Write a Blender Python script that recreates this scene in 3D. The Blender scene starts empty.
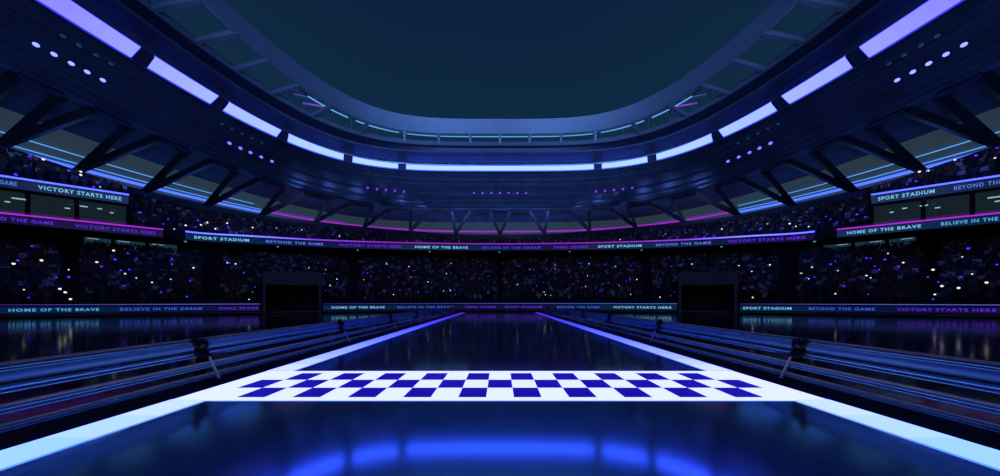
import bpy, bmesh, math, random
from mathutils import Vector, Matrix

C = bpy.context.scene.collection
scn = bpy.context.scene
R = math.radians
rnd = random.Random(7)
EYE = 2.0                                    # camera height above the track, metres

# ------------------------------------------------------------------ camera
cam_d = bpy.data.cameras.new('camera')
cam = bpy.data.objects.new('camera', cam_d)
C.objects.link(cam)
cam.location = (0, 0, EYE)
cam.rotation_euler = (R(90), 0, 0)
cam_d.sensor_fit = 'HORIZONTAL'
cam_d.sensor_width = 36
cam_d.lens = 9.0
cam_d.shift_y = 0.063
cam_d.clip_start = 0.05
cam_d.clip_end = 600
scn.camera = cam

# ------------------------------------------------------------------ view and sky
scn.view_settings.view_transform = 'Standard'
scn.view_settings.look = 'None'
scn.view_settings.gamma = 1
scn.view_settings.use_curve_mapping = False
scn.view_settings.exposure = 0.0
scn.cycles.max_bounces = 8
scn.cycles.diffuse_bounces = 3
scn.cycles.glossy_bounces = 4
scn.cycles.use_denoising = True
scn.cycles.sample_clamp_indirect = 6.0

world = bpy.data.worlds.new('night_sky')
scn.world = world
world.use_nodes = True
wt = world.node_tree
wt.nodes.clear()
w_out = wt.nodes.new('ShaderNodeOutputWorld')
w_bg = wt.nodes.new('ShaderNodeBackground')
w_tc = wt.nodes.new('ShaderNodeTexCoord')
w_sep = wt.nodes.new('ShaderNodeSeparateXYZ')
w_rmp = wt.nodes.new('ShaderNodeValToRGB')
w_ns = wt.nodes.new('ShaderNodeTexNoise')
w_mix = wt.nodes.new('ShaderNodeMix')
w_mix.data_type = 'RGBA'
w_mix.blend_type = 'MULTIPLY'
w_ns.inputs['Scale'].default_value = 2.2
w_ns.inputs['Detail'].default_value = 4
wt.links.new(w_tc.outputs['Generated'], w_sep.inputs[0])
wt.links.new(w_sep.outputs['Z'], w_rmp.inputs[0])
e = w_rmp.color_ramp.elements
e[0].position = 0.45; e[0].color = (0.0068, 0.0275, 0.062, 1)
e[1].position = 0.80; e[1].color = (0.0028, 0.0150, 0.047, 1)
wt.links.new(w_tc.outputs['Generated'], w_ns.inputs['Vector'])
w_r2 = wt.nodes.new('ShaderNodeValToRGB')
w_r2.color_ramp.elements[0].color = (0.85, 0.88, 0.9, 1)
w_r2.color_ramp.elements[1].color = (1.1, 1.06, 1.02, 1)
wt.links.new(w_ns.outputs['Fac'], w_r2.inputs[0])
w_mix.inputs[0].default_value = 1.0
wt.links.new(w_rmp.outputs[0], w_mix.inputs[6])
wt.links.new(w_r2.outputs[0], w_mix.inputs[7])
wt.links.new(w_mix.outputs[2], w_bg.inputs['Color'])
w_bg.inputs['Strength'].default_value = 1.0
wt.links.new(w_bg.outputs[0], w_out.inputs['Surface'])

# ------------------------------------------------------------------ fill spots added behind the camera to brighten roof and stands
def fill_spot(name, loc, aim, power, col, cone=70, blend=0.8, size=1.5):
    ld = bpy.data.lights.new(name, 'SPOT')
    ld.energy = power; ld.color = col; ld.spot_size = R(cone); ld.spot_blend = blend; ld.shadow_soft_size = size
    o = bpy.data.objects.new(name, ld); C.objects.link(o)
    o.location = loc
    o.rotation_euler = (Vector(aim) - Vector(loc)).to_track_quat('-Z', 'Y').to_euler()
FILL_COL = (0.19, 0.36, 1.0)
for sx in (-1, 1):
    fill_spot('field_uplight', (sx * 30, -34, 5), (sx * 8, 66, 68), 270000, FILL_COL, 50, 0.45)
    fill_spot('side_uplight', (-sx * 34, -20, 5), (sx * 48, 40, 66), 100000, FILL_COL, 56, 0.45)
    fill_spot('roof_flood', (sx * 40, -52, 38), (sx * 22, 52, 4), 9000, (0.60, 0.52, 1.0), 95)

# fill spots added on the concourse behind the far rim to brighten the outer soffit
for ang in range(-38, 39, 4):
    q = Vector((90.5 * math.sin(R(ang)), 90.5 * math.cos(R(ang)), 25.6))
    fill_spot('concourse_uplight', q, q + Vector((0.06 * q.x / 9, 0.06 * q.y / 9, 6)), 420, (0.16, 0.30, 1.0), 115, 0.6, 0.5)

# ------------------------------------------------------------------ materials
def mat(name, col, rough=0.5, metal=0.0, spec=0.5, emit=None, es=1.0, noise=None, bump=None, sampled=True, coat=0.0, ior=1.5):
    m = bpy.data.materials.new(name)
    m.use_nodes = True
    nt = m.node_tree
    p = nt.nodes['Principled BSDF']
    p.inputs['Base Color'].default_value = (*col, 1)
    p.inputs['Roughness'].default_value = rough
    p.inputs['Metallic'].default_value = metal
    p.inputs['Specular IOR Level'].default_value = spec
    p.inputs['IOR'].default_value = ior
    p.inputs['Coat Weight'].default_value = coat
    if emit:
        p.inputs['Emission Color'].default_value = (*emit, 1)
        p.inputs['Emission Strength'].default_value = es
    if noise or bump:
        tc = nt.nodes.new('ShaderNodeTexCoord')
        ns = nt.nodes.new('ShaderNodeTexNoise')
        ns.inputs['Scale'].default_value = (noise or bump)[0]
        ns.inputs['Detail'].default_value = 3
        nt.links.new(tc.outputs['Object'], ns.inputs['Vector'])
        if noise:
            rp = nt.nodes.new('ShaderNodeValToRGB')
            k = noise[1]
            rp.color_ramp.elements[0].position = 0.3
            rp.color_ramp.elements[1].position = 0.7
            rp.color_ramp.elements[0].color = (*[c * (1 - k) for c in col], 1)
            rp.color_ramp.elements[1].color = (*[c * (1 + k) for c in col], 1)
            nt.links.new(ns.outputs['Fac'], rp.inputs[0])
            nt.links.new(rp.outputs[0], p.inputs['Base Color'])
        if bump:
            bp = nt.nodes.new('ShaderNodeBump')
            bp.inputs['Strength'].default_value = bump[1]
            bp.inputs['Distance'].default_value = 0.02
            nt.links.new(ns.outputs['Fac'], bp.inputs['Height'])
            nt.links.new(bp.outputs[0], p.inputs['Normal'])
    if not sampled:
        m.cycles.emission_sampling = 'NONE'
    return m

def attr_mat(name, attr, rough=0.6, emissive=False, strength=1.0, sampled=True):
    """A material whose own colour (a shirt, a lamp's colour) is stored on the mesh."""
    m = bpy.data.materials.new(name)
    m.use_nodes = True
    nt = m.node_tree
    p = nt.nodes['Principled BSDF']
    a = nt.nodes.new('ShaderNodeAttribute')
    a.attribute_name = attr
    p.inputs['Roughness'].default_value = rough
    if emissive:
        p.inputs['Base Color'].default_value = (0.01, 0.01, 0.015, 1)
        nt.links.new(a.outputs['Color'], p.inputs['Emission Color'])
        p.inputs['Emission Strength'].default_value = strength
    else:
        nt.links.new(a.outputs['Color'], p.inputs['Base Color'])
    if not sampled:
        m.cycles.emission_sampling = 'NONE'
    return m

M = {}
M['floor'] = mat('wet_dark_floor', (0.004, 0.007, 0.016), 0.10, 0, 0.5, noise=(0.6, 0.25), ior=1.8)
M['track'] = mat('polished_track', (0.23, 0.52, 0.70), 0.12, 0.86, 0.5, noise=(0.5, 0.1))
M['curb'] = mat('black_speckled_curb', (0.006, 0.006, 0.012), 0.75, 0, 0.3, noise=(60, 0.8), bump=(90, 0.4))
M['roof'] = mat('dark_blue_roof_metal', (0.085, 0.125, 0.210), 0.36, 0.45, 0.5, noise=(0.25, 0.2))
M['beam'] = mat('slate_blue_steel', (0.085, 0.125, 0.165), 0.45, 0.2, 0.5, noise=(0.3, 0.06))
M['strut'] = mat('dark_strut_steel', (0.040, 0.060, 0.095), 0.28, 0.6, 0.5, noise=(0.8, 0.2))
M['concrete'] = mat('dark_concrete', (0.012, 0.015, 0.026), 0.8, 0, 0.3, noise=(0.7, 0.3))
M['black'] = mat('matt_black', (0.004, 0.004, 0.006), 0.7, 0, 0.3, noise=(2.0, 0.3))
M['tunnel'] = mat('portal_panel', (0.10, 0.12, 0.16), 0.6, 0, 0.4, noise=(0.8, 0.2))
M['facade'] = mat('backlit_facade_panel', (0.025, 0.04, 0.06), 0.5, 0, 0.3, emit=(0.020, 0.036, 0.052), es=1.0, sampled=False, noise=(0.2, 0.15))  # faint emission stands in for light falling on the facade
M['rail'] = mat('blue_painted_rail_steel', (0.20, 0.45, 0.62), 0.26, 0.75, 0.5, noise=(1.5, 0.12))
M['tube'] = mat('satin_blue_pipe', (0.13, 0.31, 0.46), 0.50, 0.45, 0.5, noise=(1.5, 0.08))
M['cap'] = mat('tan_grey_rail_cap', (0.55, 0.46, 0.32), 0.4, 0.2, 0.5, noise=(2, 0.1))  # tan colour paints in a reflected line along the pipe tops
M['clamp'] = mat('black_clamp_iron', (0.006, 0.006, 0.009), 0.35, 0.3, 0.5, noise=(5, 0.3))
M['post'] = mat('grey_post_steel', (0.62, 0.62, 0.62), 0.4, 0.3, 0.5, noise=(3, 0.2))
M['glass'] = mat('dark_suite_glass', (0.010, 0.016, 0.020), 0.08, 0, 0.5, emit=(0.007, 0.014, 0.019), es=1.0, sampled=False, noise=(0.5, 0.5))
M['housing'] = mat('lamp_housing', (0.03, 0.05, 0.12), 0.3, 0.6, 0.5, noise=(2, 0.2))
M['panel'] = attr_mat('led_screen_background', 'tint', 0.35, True, 1.0, sampled=False)
M['text'] = attr_mat('led_screen_lettering', 'tint', 0.5, True, 1.0, sampled=False)
M['strip'] = attr_mat('floor_light_strip', 'tint', 0.5, True, 1.0)
M['neon'] = attr_mat('neon_tube', 'tint', 0.4, True, 1.0)
M['lamp'] = attr_mat('ring_lamp_diffuser', 'tint', 0.4, True, 1.0)
M['check'] = mat('dark_blue_check', (0.010, 0.008, 0.10), 0.16, 0, 0.5, emit=(0.007, 0.003, 0.36), es=1.0, noise=(1.2, 0.1), sampled=False)  # blue emission adds the glow spilled from the white squares
M['crowd'] = attr_mat('crowd_clothes_and_skin', 'tint', 0.8)

# ------------------------------------------------------------------ object helpers
def prop(o, label=None, cat=None, group=None, kind=None):
    if label: o['label'] = label
    if cat: o['category'] = cat
    if group: o['group'] = group
    if kind: o['kind'] = kind
    return o

def empty(name, loc, label, cat, group=None, kind=None):
    o = bpy.data.objects.new(name, None)
    C.objects.link(o)
    o.location = loc
    o.empty_display_size = 0.2
    return prop(o, label, cat, group, kind)

def link(name, me, material=None, parent=None):
    if material is not None:
        me.materials.append(material)
    o = bpy.data.objects.new(name, me)
    C.objects.link(o)
    if parent is not None:
        o.parent = parent
        o.matrix_parent_inverse = Matrix.Translation(parent.location).inverted()
    return o

class MB:
    """Collects vertices, faces and (optionally) one colour per face."""
    def __init__(s):
        s.v = []; s.f = []; s.c = []; s.smooth = []
    def face(s, idx, col=None, sm=False):
        s.f.append(idx); s.c.append(col); s.smooth.append(sm)
    def box(s, x0, x1, y0, y1, z0, z1, col=None):
        b = len(s.v)
        s.v += [(x, y, z) for z in (z0, z1) for y in (y0, y1) for x in (x0, x1)]
        for q in ((0, 2, 3, 1), (4, 5, 7, 6), (0, 1, 5, 4), (2, 6, 7, 3), (0, 4, 6, 2), (1, 3, 7, 5)):
            s.face(tuple(b + i for i in q), col)
    def prism(s, p, q, w, d, up=(0, 0, 1), col=None, w2=None, d2=None):
        """A bar from p to q, w wide (sideways) and d deep (along up)."""
        p = Vector(p); q = Vector(q)
        t = (q - p).normalized(); u = Vector(up)
        a = t.cross(u).normalized(); b = a.cross(t).normalized()
        w2 = w if w2 is None else w2; d2 = d if d2 is None else d2
        k = len(s.v)
        for e_, ww, dd in ((p, w, d), (q, w2, d2)):
            for i, j in ((-1, -1), (1, -1), (1, 1), (-1, 1)):
                s.v.append(tuple(e_ + a * (i * ww / 2) + b * (j * dd / 2)))
        for i in range(4):
            j = (i + 1) % 4
            s.face((k + i, k + j, k + 4 + j, k + 4 + i), col)
        s.face((k + 3, k + 2, k + 1, k), col); s.face((k + 4, k + 5, k + 6, k + 7), col)
    def tube(s, pts, r, n=12, col=None, caps=True):
        """A round tube through pts; r is one radius or one for each point."""
        pts = [Vector(p) for p in pts]
        k0 = len(s.v)
        for i, p in enumerate(pts):
            t = (pts[min(i + 1, len(pts) - 1)] - pts[max(i - 1, 0)]).normalized()
            up = Vector((0, 0, 1)) if abs(t.z) < 0.95 else Vector((1, 0, 0))
            a = t.cross(up).normalized(); b = a.cross(t).normalized()
            rr = r[i] if isinstance(r, (list, tuple)) else r
            for j in range(n):
                g = 2 * math.pi * j / n
                s.v.append(tuple(p + a * (rr * math.cos(g)) + b * (rr * math.sin(g))))
        for i in range(len(pts) - 1):
            for j in range(n):
                j2 = (j + 1) % n
                s.face((k0 + i * n + j, k0 + i * n + j2, k0 + (i + 1) * n + j2, k0 + (i + 1) * n + j), col, True)
        if caps:
            s.face(tuple(k0 + j for j in reversed(range(n))), col)
            m_ = k0 + (len(pts) - 1) * n
            s.face(tuple(m_ + j for j in range(n)), col)
    def strip(s, rows, col=None, sm=True, closed=False, caps=False):
        """rows: a list of profiles (lists of points); each band between two profile points has its own vertices, so profile edges stay sharp."""
        n = len(rows[0])
        for k in range(n if closed else n - 1):
            k2 = (k + 1) % n
            b = len(s.v)
            for r_ in rows:
                s.v.append(tuple(r_[k])); s.v.append(tuple(r_[k2]))
            for i in range(len(rows) - 1):
                c_ = col(i) if callable(col) else col
                s.face((b + 2 * i, b + 2 * i + 1, b + 2 * i + 3, b + 2 * i + 2), c_, sm)
        if caps and closed:
            for r_, o in ((rows[0], 1), (rows[-1], -1)):
                b = len(s.v)
                s.v += [tuple(p) for p in r_]
                s.face(tuple(range(b, b + n))[::o], col(0) if callable(col) else col)
    def build(s, name, material, parent=None):
        me = bpy.data.meshes.new(name)
        me.from_pydata(s.v, [], s.f)
        me.polygons.foreach_set('use_smooth', s.smooth)
        if any(c is not None for c in s.c):
            a = me.color_attributes.new('tint', 'FLOAT_COLOR', 'CORNER')
            buf = []
            for poly, c in zip(me.polygons, s.c):
                buf += list((*(c or (0, 0, 0)), 1)) * poly.loop_total
            a.data.foreach_set('color', buf)
        me.update()
        bm = bmesh.new(); bm.from_mesh(me)
        bmesh.ops.recalc_face_normals(bm, faces=bm.faces) if material not in (M['roof'],) else None
        bm.to_mesh(me); bm.free()
        return link(name, me, material, parent)

# ------------------------------------------------------------------ plan curves of the bowl
# Every ring of the stadium is r(phi): the distance from the middle of the oval, phi = 0 straight up the track.
def oval(a, b, n):
    def r(ph):
        return ((abs(math.sin(ph)) / a) ** n + (abs(math.cos(ph)) / b) ** n) ** (-1.0 / n)
    return r

def through(pts):
    """A smooth symmetric ring through plan points given for one side as (x, y), x >= 0."""
    d = {}
    for x, y in pts:
        d[round(math.atan2(x, y), 6)] = math.hypot(x, y)
    xs = sorted(d); ys = [d[x] for x in xs]
    xs = [-x for x in xs[:0:-1]] + xs; ys = ys[:0:-1] + ys
    h = [xs[i + 1] - xs[i] for i in range(len(xs) - 1)]
    dl = [(ys[i + 1] - ys[i]) / h[i] for i in range(len(h))]
    m = [dl[0]] + [((dl[i - 1] * h[i] + dl[i] * h[i - 1]) / (h[i - 1] + h[i])) for i in range(1, len(dl))] + [dl[-1]]
    def r(ph):
        ph = max(xs[0], min(xs[-1], ph))
        i = 0
        while i < len(h) - 1 and ph > xs[i + 1]: i += 1
        t = (ph - xs[i]) / h[i]
        a = 2 * t ** 3 - 3 * t * t + 1; b = t ** 3 - 2 * t * t + t
        c = -2 * t ** 3 + 3 * t * t; e_ = t ** 3 - t * t
        return a * ys[i] + b * h[i] * m[i] + c * ys[i + 1] + e_ * h[i] * m[i + 1]
    return r

def off(ring, d):
    return lambda ph: ring(ph) + d

def mix(r1, r2, t):
    return lambda ph: r1(ph) * (1 - t) + r2(ph) * t

def at(ring, ph, H):
    r = ring(ph)
    return Vector((r * math.sin(ph), r * math.cos(ph), H + EYE))

def ph_of(u):
    return math.atan(u)                     # u = sideways / ahead

def span(p0, p1, step=R(1.5)):
    n = max(2, int(math.ceil(abs(p1 - p0) / step)))
    return [p0 + (p1 - p0) * i / n for i in range(n + 1)]

RB_TOP = oval(41.4, 59.7, 3.9)
RB_LOW = oval(41.3, 61.2, 4.3)
RAIL_R = oval(47.4, 62.2, 4.0)
EDGE_R = oval(48.7, 63.3, 4.3)
LAMP_T = oval(52.9, 67.9, 4.05)
LAMP_B = oval(55.8, 69.0, 3.95)
SPOT_R = oval(61.1, 77.0, 4.1)
TOP_R = oval(64.7, 83.4, 4.0)
FOOT_R = through([(0, 87.1), (15.4, 86.3), (29.6, 82.6), (42, 78), (53.5, 73), (64.6, 67.3), (72, 60.6), (75.3, 53), (74.8, 43.5), (73.8, 36.6), (73, 20), (73, 0), (70, -25), (66, -40)])
FAC_T = oval(77.7, 95.0, 3.6)
FAC_B = oval(88.3, 93.6, 2.7)
WALL_R = through([(0, 45.9), (20, 43.7), (38, 38.2), (50, 33), (58, 29), (66, 19), (69, 8), (70, 0), (68, -20), (62, -38)])
BACK_R = through([(0, 68), (30, 64.5), (57, 57), (70, 48), (78, 39), (84, 25), (86, 0), (82, -25), (76, -42)])
UP_R = through([(0, 62.2), (24.4, 60.8), (39.2, 58.7), (54.6, 54.6), (64.2, 51.1), (67, 45), (69, 38), (70.5, 30), (71, 15), (71, 0), (69, -20), (64, -38)])
def line_ring(p, q):
    (x0, y0), (x1, y1) = p, q
    def r(ph):
        s_, c_ = math.sin(abs(ph)), math.cos(ph)
        dx, dy = x1 - x0, y1 - y0
        return (x0 * dy - y0 * dx) / (s_ * dy - c_ * dx)
    return r
P_R = line_ring((59.9, 44.4), (72.0, 36.0))
Q_R = line_ring((59.8, 40.2), (68.2, 34.1))

FULL = R(112)
def h_back(ph):                              # height of the lower stand's last row
    u = min(2.2, abs(math.tan(ph))) if abs(ph) < R(80) else 2.2
    return 11.3 - 0.85 * u

# ------------------------------------------------------------------ the setting: ground
def struct(name, mb, m, parent=None):
    o = mb.build(name, m, parent)
    if parent is None: o['kind'] = 'structure'
    return o

X_IN, X_OUT = 5.93, 6.58                     # light strips at the sides of the track
STRIP_END = 42.5
b = MB(); b.box(-100, 100, -45, 100, -0.4, 0.0); struct('floor', b, M['floor'])
b = MB(); b.box(-X_IN, X_IN, -14, STRIP_END, 0.0, 0.006); struct('track_surface', b, M['track'])
for nm, sx in (('left', -1), ('right', 1)):
    b = MB(); b.box(min(sx * X_OUT, sx * 8.05), max(sx * X_OUT, sx * 8.05), -14, STRIP_END, 0, 0.03)
    struct('kerb_' + nm, b, M['curb'])

# ------------------------------------------------------------------ the setting: stands
def loft(name, phs, prof, m, parent=None, col=None):
    """prof: list of (ring, H) with H a number or a function of phi."""
    b_ = MB()
    b_.strip([[at(rg, ph, H(ph) if callable(H) else H) for rg, H in prof] for ph in phs], col)
    return struct(name, b_, m, parent)

W_PH = span(-FULL, FULL)
# wall round the field, with a ledge under the ribbon board and a coping on top
loft('wall_field', W_PH, [(off(WALL_R, 1.2), -0.30), (off(WALL_R, -0.05), -0.30), (off(WALL_R, -0.05), -0.62), (off(WALL_R, 0.12), -0.62), (off(WALL_R, 0.12), -1.60), (off(WALL_R, -0.15), -1.60), (off(WALL_R, -0.15), -2.0)], M['concrete'])
loft('trim_field', W_PH, [(off(WALL_R, -0.16), -1.62), (off(WALL_R, -0.28), -1.64), (off(WALL_R, -0.28), -1.80)], mat('pale_wall_trim', (0.10, 0.11, 0.13), 0.5, noise=(1, 0.1)))
# lower stand, stepped
LOW_N = 26
def low_row(k):                              # ring and height of the front of row k
    t = k / LOW_N
    return mix(off(WALL_R, 1.2), BACK_R, t), (lambda ph, t=t: -0.75 + (h_back(ph) - 0.9 + 0.75) * t)
prof = []
for k in range(LOW_N):
    r0, h0 = low_row(k); r1, h1 = low_row(k + 1)
    prof += [(r0, h0), (r0, h1)]
r1, h1 = low_row(LOW_N)
prof += [(r1, h1), (off(BACK_R, 1.5), h1)]
loft('lower_stand', W_PH, prof, M['concrete'])
# back wall of the lower stand and the soffit of the tier above it
loft('wall_back', W_PH, [(off(BACK_R, 1.0), lambda ph: h_back(ph) - 1.0), (off(BACK_R, 1.0), 13.0)], M['concrete'])
UP_EDGE = ph_of(1.256)
UPH = span(-R(57.5), R(57.5))
loft('upper_soffit', UPH, [(off(UP_R, 0.2), 12.5), (off(BACK_R, 1.2), 12.9)], M['concrete'])
UP_N = 20
def up_row(k):
    t = k / UP_N
    return mix(off(UP_R, 0.6), off(FOOT_R, -0.8), t), 13.3 + 7.0 * t
prof = [(off(UP_R, 0.15), 12.5), (off(UP_R, 0.15), 14.1), (off(UP_R, 0.6), 14.1)]
for k in range(UP_N):
    r0, h0 = up_row(k); r1, h1 = up_row(k + 1)
    prof += [(r0, h0), (r0, h1)]
prof += [(r1, h1)]
loft('upper_stand', UPH, prof, M['concrete'])
loft('wall_upper', W_PH, [(off(FOOT_R, -0.7), 20.0), (off(FOOT_R, -0.5), 22.1)], M['concrete'])
# rim beam under the roof props, concourse slab and the facade behind it
RIM = span(-R(100), R(100))
b = MB()
b.strip([[at(off(FOOT_R, -0.6), ph, 23.0), at(off(FOOT_R, -0.6), ph, 22.0), at(off(FOOT_R, 1.2), ph, 22.0), at(off(FOOT_R, 1.2), ph, 23.0)] for ph in RIM], closed=True, caps=True)
struct('rim_beam', b, M['strut'])
loft('concourse_slab', RIM, [(off(FOOT_R, 1.0), 22.9), (off(FAC_B, 0.3), 24.9)], M['concrete'])
loft('facade_wall', RIM, [(off(FAC_B, 0.3), 24.8), (off(FAC_B, 0.3), 25.9), (mix(FAC_B, FAC_T, 0.12), 25.9), (FAC_T, 29.9)], M['facade'])

# ------------------------------------------------------------------ the setting: roof
RPH = span(-FULL, FULL, R(1.2))
# fascia above the lamp ring
loft('roof_fascia', RPH, [(off(EDGE_R, 3.0), 38.6), (EDGE_R, 38.1), (EDGE_R, 37.5), (off(EDGE_R, 0.25), 37.45), (mix(EDGE_R, LAMP_T, 0.55), 37.40), (off(LAMP_T, -0.7), 37.25), (off(LAMP_T, -0.15), 36.95), (off(LAMP_T, -0.05), 36.72), (off(LAMP_T, 0.25), 36.75), (off(LAMP_B, 0.25), 36.0), (off(LAMP_B, -0.10), 35.9), (off(LAMP_B, -0.25), 35.55), (off(LAMP_B, 0.3), 35.5)], M['roof'])
loft('roof_gutter', RPH, [(off(RAIL_R, 0.30), 38.76), (off(RAIL_R, 0.85), 38.55), (off(EDGE_R, 0.02), 37.95)], mat('dark_gutter_metal', (0.012, 0.018, 0.045), 0.5, 0.3, noise=(0.5, 0.2)))  # dark sheet fills the open gap; its shade is in the colour
# soffit in shallow concentric steps down to the props
prof = [(off(LAMP_B, 0.3), 35.6)]
NS = 15
for k in range(1, NS + 1):
    t = k / NS
    rg = mix(off(LAMP_B, 0.3), TOP_R, t)
    h = 35.6 + (30.9 - 35.6) * (0.75 * t + 0.25 * t * t)
    prof.append((rg, h))
    if k in (2, 4, 8, 11, 13):
        prof.append((off(rg, 0.1), h + 0.28))
prof += [(TOP_R, 30.35), (off(TOP_R, 1.2), 30.35), (off(TOP_R, 1.3), 30.9)]
loft('roof_soffit', RPH, prof, M['roof'])
loft('outer_soffit', RPH, [(off(TOP_R, 1.3), 30.9), (mix(TOP_R, FAC_T, 0.5), 30.9), (off(FAC_T, 0.8), 29.9)], mat('blue_outer_soffit_panel', (0.06, 0.10, 0.22), 0.5, 0.1, noise=(0.3, 0.1)))
# outer top skin of the roof
loft('roof_deck', RPH, [(off(EDGE_R, 3.0), 38.6), (off(LAMP_B, 6), 39.4), (off(TOP_R, 6), 36.5), (off(FAC_T, 1.2), 32.0), (off(FAC_T, 0.8), 29.9)], M['roof'])

# inner ring beam of the roof opening with its rungs, lower rail and glass parapet
ring_beam = empty('roof_ring_beam', (0, 59, 44), None, None, kind='structure')
b = MB()
b.strip([[at(RB_TOP, ph, 43.5), at(RB_LOW, ph, 41.0), at(off(RB_LOW, 0.5), ph, 40.7), at(off(RB_LOW, 1.0), ph, 41.0), at(off(RB_TOP, 1.2), ph, 43.7)] for ph in RPH], closed=True, caps=True)
b.build('ring_band', M['beam'], ring_beam)
b = MB()
b.strip([[at(off(RAIL_R, 0.25), ph, 39.95), at(RAIL_R, ph, 39.55), at(off(RAIL_R, 0.05), ph, 38.75), at(off(RAIL_R, 0.9), ph, 38.75), at(off(RAIL_R, 1.2), ph, 39.9)] for ph in RPH], closed=True, caps=True)
b.build('lower_rail', M['beam'], ring_beam)
for x0, y0, x1, y1 in ((200, 1, 153.7, 13.9), (237, 35, 196.6, 45.4), (269, 63, 236, 72), (300.4, 87.6, 272.7, 96.4), (332, 109, 313, 119), (368, 125.4, 361, 136.7), (404.5, 131.7, 404.5, 143), (438.5, 134, 439.8, 146), (470, 134, 471, 147), (500, 134, 500, 147)):
    for s_ in ((-1, 1) if x0 < 500 else (1,)):
        a0 = ph_of(s_ * (500 - x0) / 250); a1 = ph_of(s_ * (500 - x1) / 250)
        b = MB()
        b.prism(at(off(RB_LOW, 0.3), a0, 41.0), at(off(RAIL_R, 0.1), a1, 39.2), 0.55, 0.65)
        b.build('rung', M['beam'], ring_beam)
for s_ in (-1, 1):                           # the rungs over the near sides of the opening
    for y in (26, 18, 10, 2):
        a0 = math.atan2(s_ * 41, y); a1 = math.atan2(s_ * 47, y - 1.5)
        b = MB(); b.prism(at(off(RB_LOW, 0.3), a0, 41.0), at(off(RAIL_R, 0.1), a1, 39.2), 0.55, 0.65)
        b.build('rung', M['beam'], ring_beam)


def az(x):
    """Direction from the middle of the oval: 500 is straight up the track, 250 to the left or right of it is 45 degrees."""
    return math.atan((x - 500.0) / 250.0)

def lerp(a, b, t):
    return tuple(p + (q - p) * t for p, q in zip(a, b))

def ramp(stops, x):
    if x <= stops[0][0]: return stops[0][1]
    for (x0, c0), (x1, c1) in zip(stops, stops[1:]):
        if x <= x1: return lerp(c0, c1, (x - x0) / (x1 - x0))
    return stops[-1][1]

ORD = ['first', 'second', 'third', 'fourth', 'fifth', 'sixth', 'seventh', 'eighth', 'ninth', 'tenth', 'eleventh', 'twelfth']

# ------------------------------------------------------------------ roof props: trapezoid frames on the rim beam
TOPS = [(15, 60), (92, 128.6), (156, 187), (211, 236), (259, 284), (305, 329), (349.5, 372), (390, 411), (430, 451.6), (470.5, 489.4)]
FEET = [-46, 2, 78, 144.6, 205.8, 261, 315.5, 364, 410, 455.4, 500]
for s_ in (-1, 1):
    side = 'left' if s_ < 0 else 'right'
    for i, (l, r_) in enumerate(TOPS):
        k = len(TOPS) - 1 - i
        mx = (lambda x: x) if s_ < 0 else (lambda x: 1000 - x)
        pl, pr = at(off(TOP_R, 0.4), az(mx(l)), 29.95), at(off(TOP_R, 0.4), az(mx(r_)), 29.95)
        f0, f1 = at(off(FOOT_R, 0.1), az(mx(FEET[i])), 23.2), at(off(FOOT_R, 0.1), az(mx(FEET[i + 1])), 23.2)
        if k == 0: lab = f'dark steel roof prop frame just {side} of the middle of the far end'
        else: lab = f'dark steel roof prop frame under the soffit, {ORD[k]} to the {side} of the middle'
        fr = empty('roof_prop', (pl + pr) / 2, lab, 'roof prop', 'roof props between rim beam and soffit')
        out = Vector(((pl + pr).x, (pl + pr).y, 0)).normalized()
        b = MB(); b.prism(pl, pr, 1.0, 0.8, (0, 0, 1)); b.prism(pl + Vector((0, 0, 0.5)), pr + Vector((0, 0, 0.5)), 1.6, 0.25)
        b.build('top_beam', M['strut'], fr)
        for q, p in ((f0, pl), (f1, pr)):
            b = MB()
            b.prism(q, p, 0.74, 1.1, out, w2=0.95, d2=1.3)
            d = out * -0.56
            sd = (p - q).normalized().cross(out).normalized()
            for e_ in (-1, 1):               # raised flanges along the edges of the leg
                b.prism(q + d + sd * e_ * 0.31, p + d * 1.18 + sd * e_ * 0.41, 0.15, 0.18, out)
            b.build('leg', M['strut'], fr)

# ------------------------------------------------------------------ ring lamps in the roof edge
def lamp_col(u):
    return ramp([(0.0, (0.46, 0.76, 7.5)), (0.6, (0.46, 0.72, 7.5)), (1.2, (0.38, 0.46, 7.5)), (1.7, (0.28, 0.27, 7.5)), (3, (0.22, 0.18, 7))], abs(u))
LAMPS = [(-0.376, 0.376, -0.376, 0.376, 'long middle lamp of the roof ring above the far end')]
for s_, side in ((-1, 'left'), (1, 'right')):
    for k, (a, b_, c, d) in enumerate(((0.407, 0.589, 0.407, 0.592), (0.624, 0.846, 0.626, 0.852), (0.874, 1.086, 0.894, 1.112), (1.125, 1.383, 1.158, 1.415), (1.436, 1.92, 1.476, 1.985), (2.03, 3.4, 2.10, 3.6), (3.7, 12.0, 3.95, 14.0))):
        LAMPS.append((s_ * a, s_ * b_, s_ * c, s_ * d, f'glowing blue-white roof ring lamp, {ORD[k]} to the {side} of the long middle one'))
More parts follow.
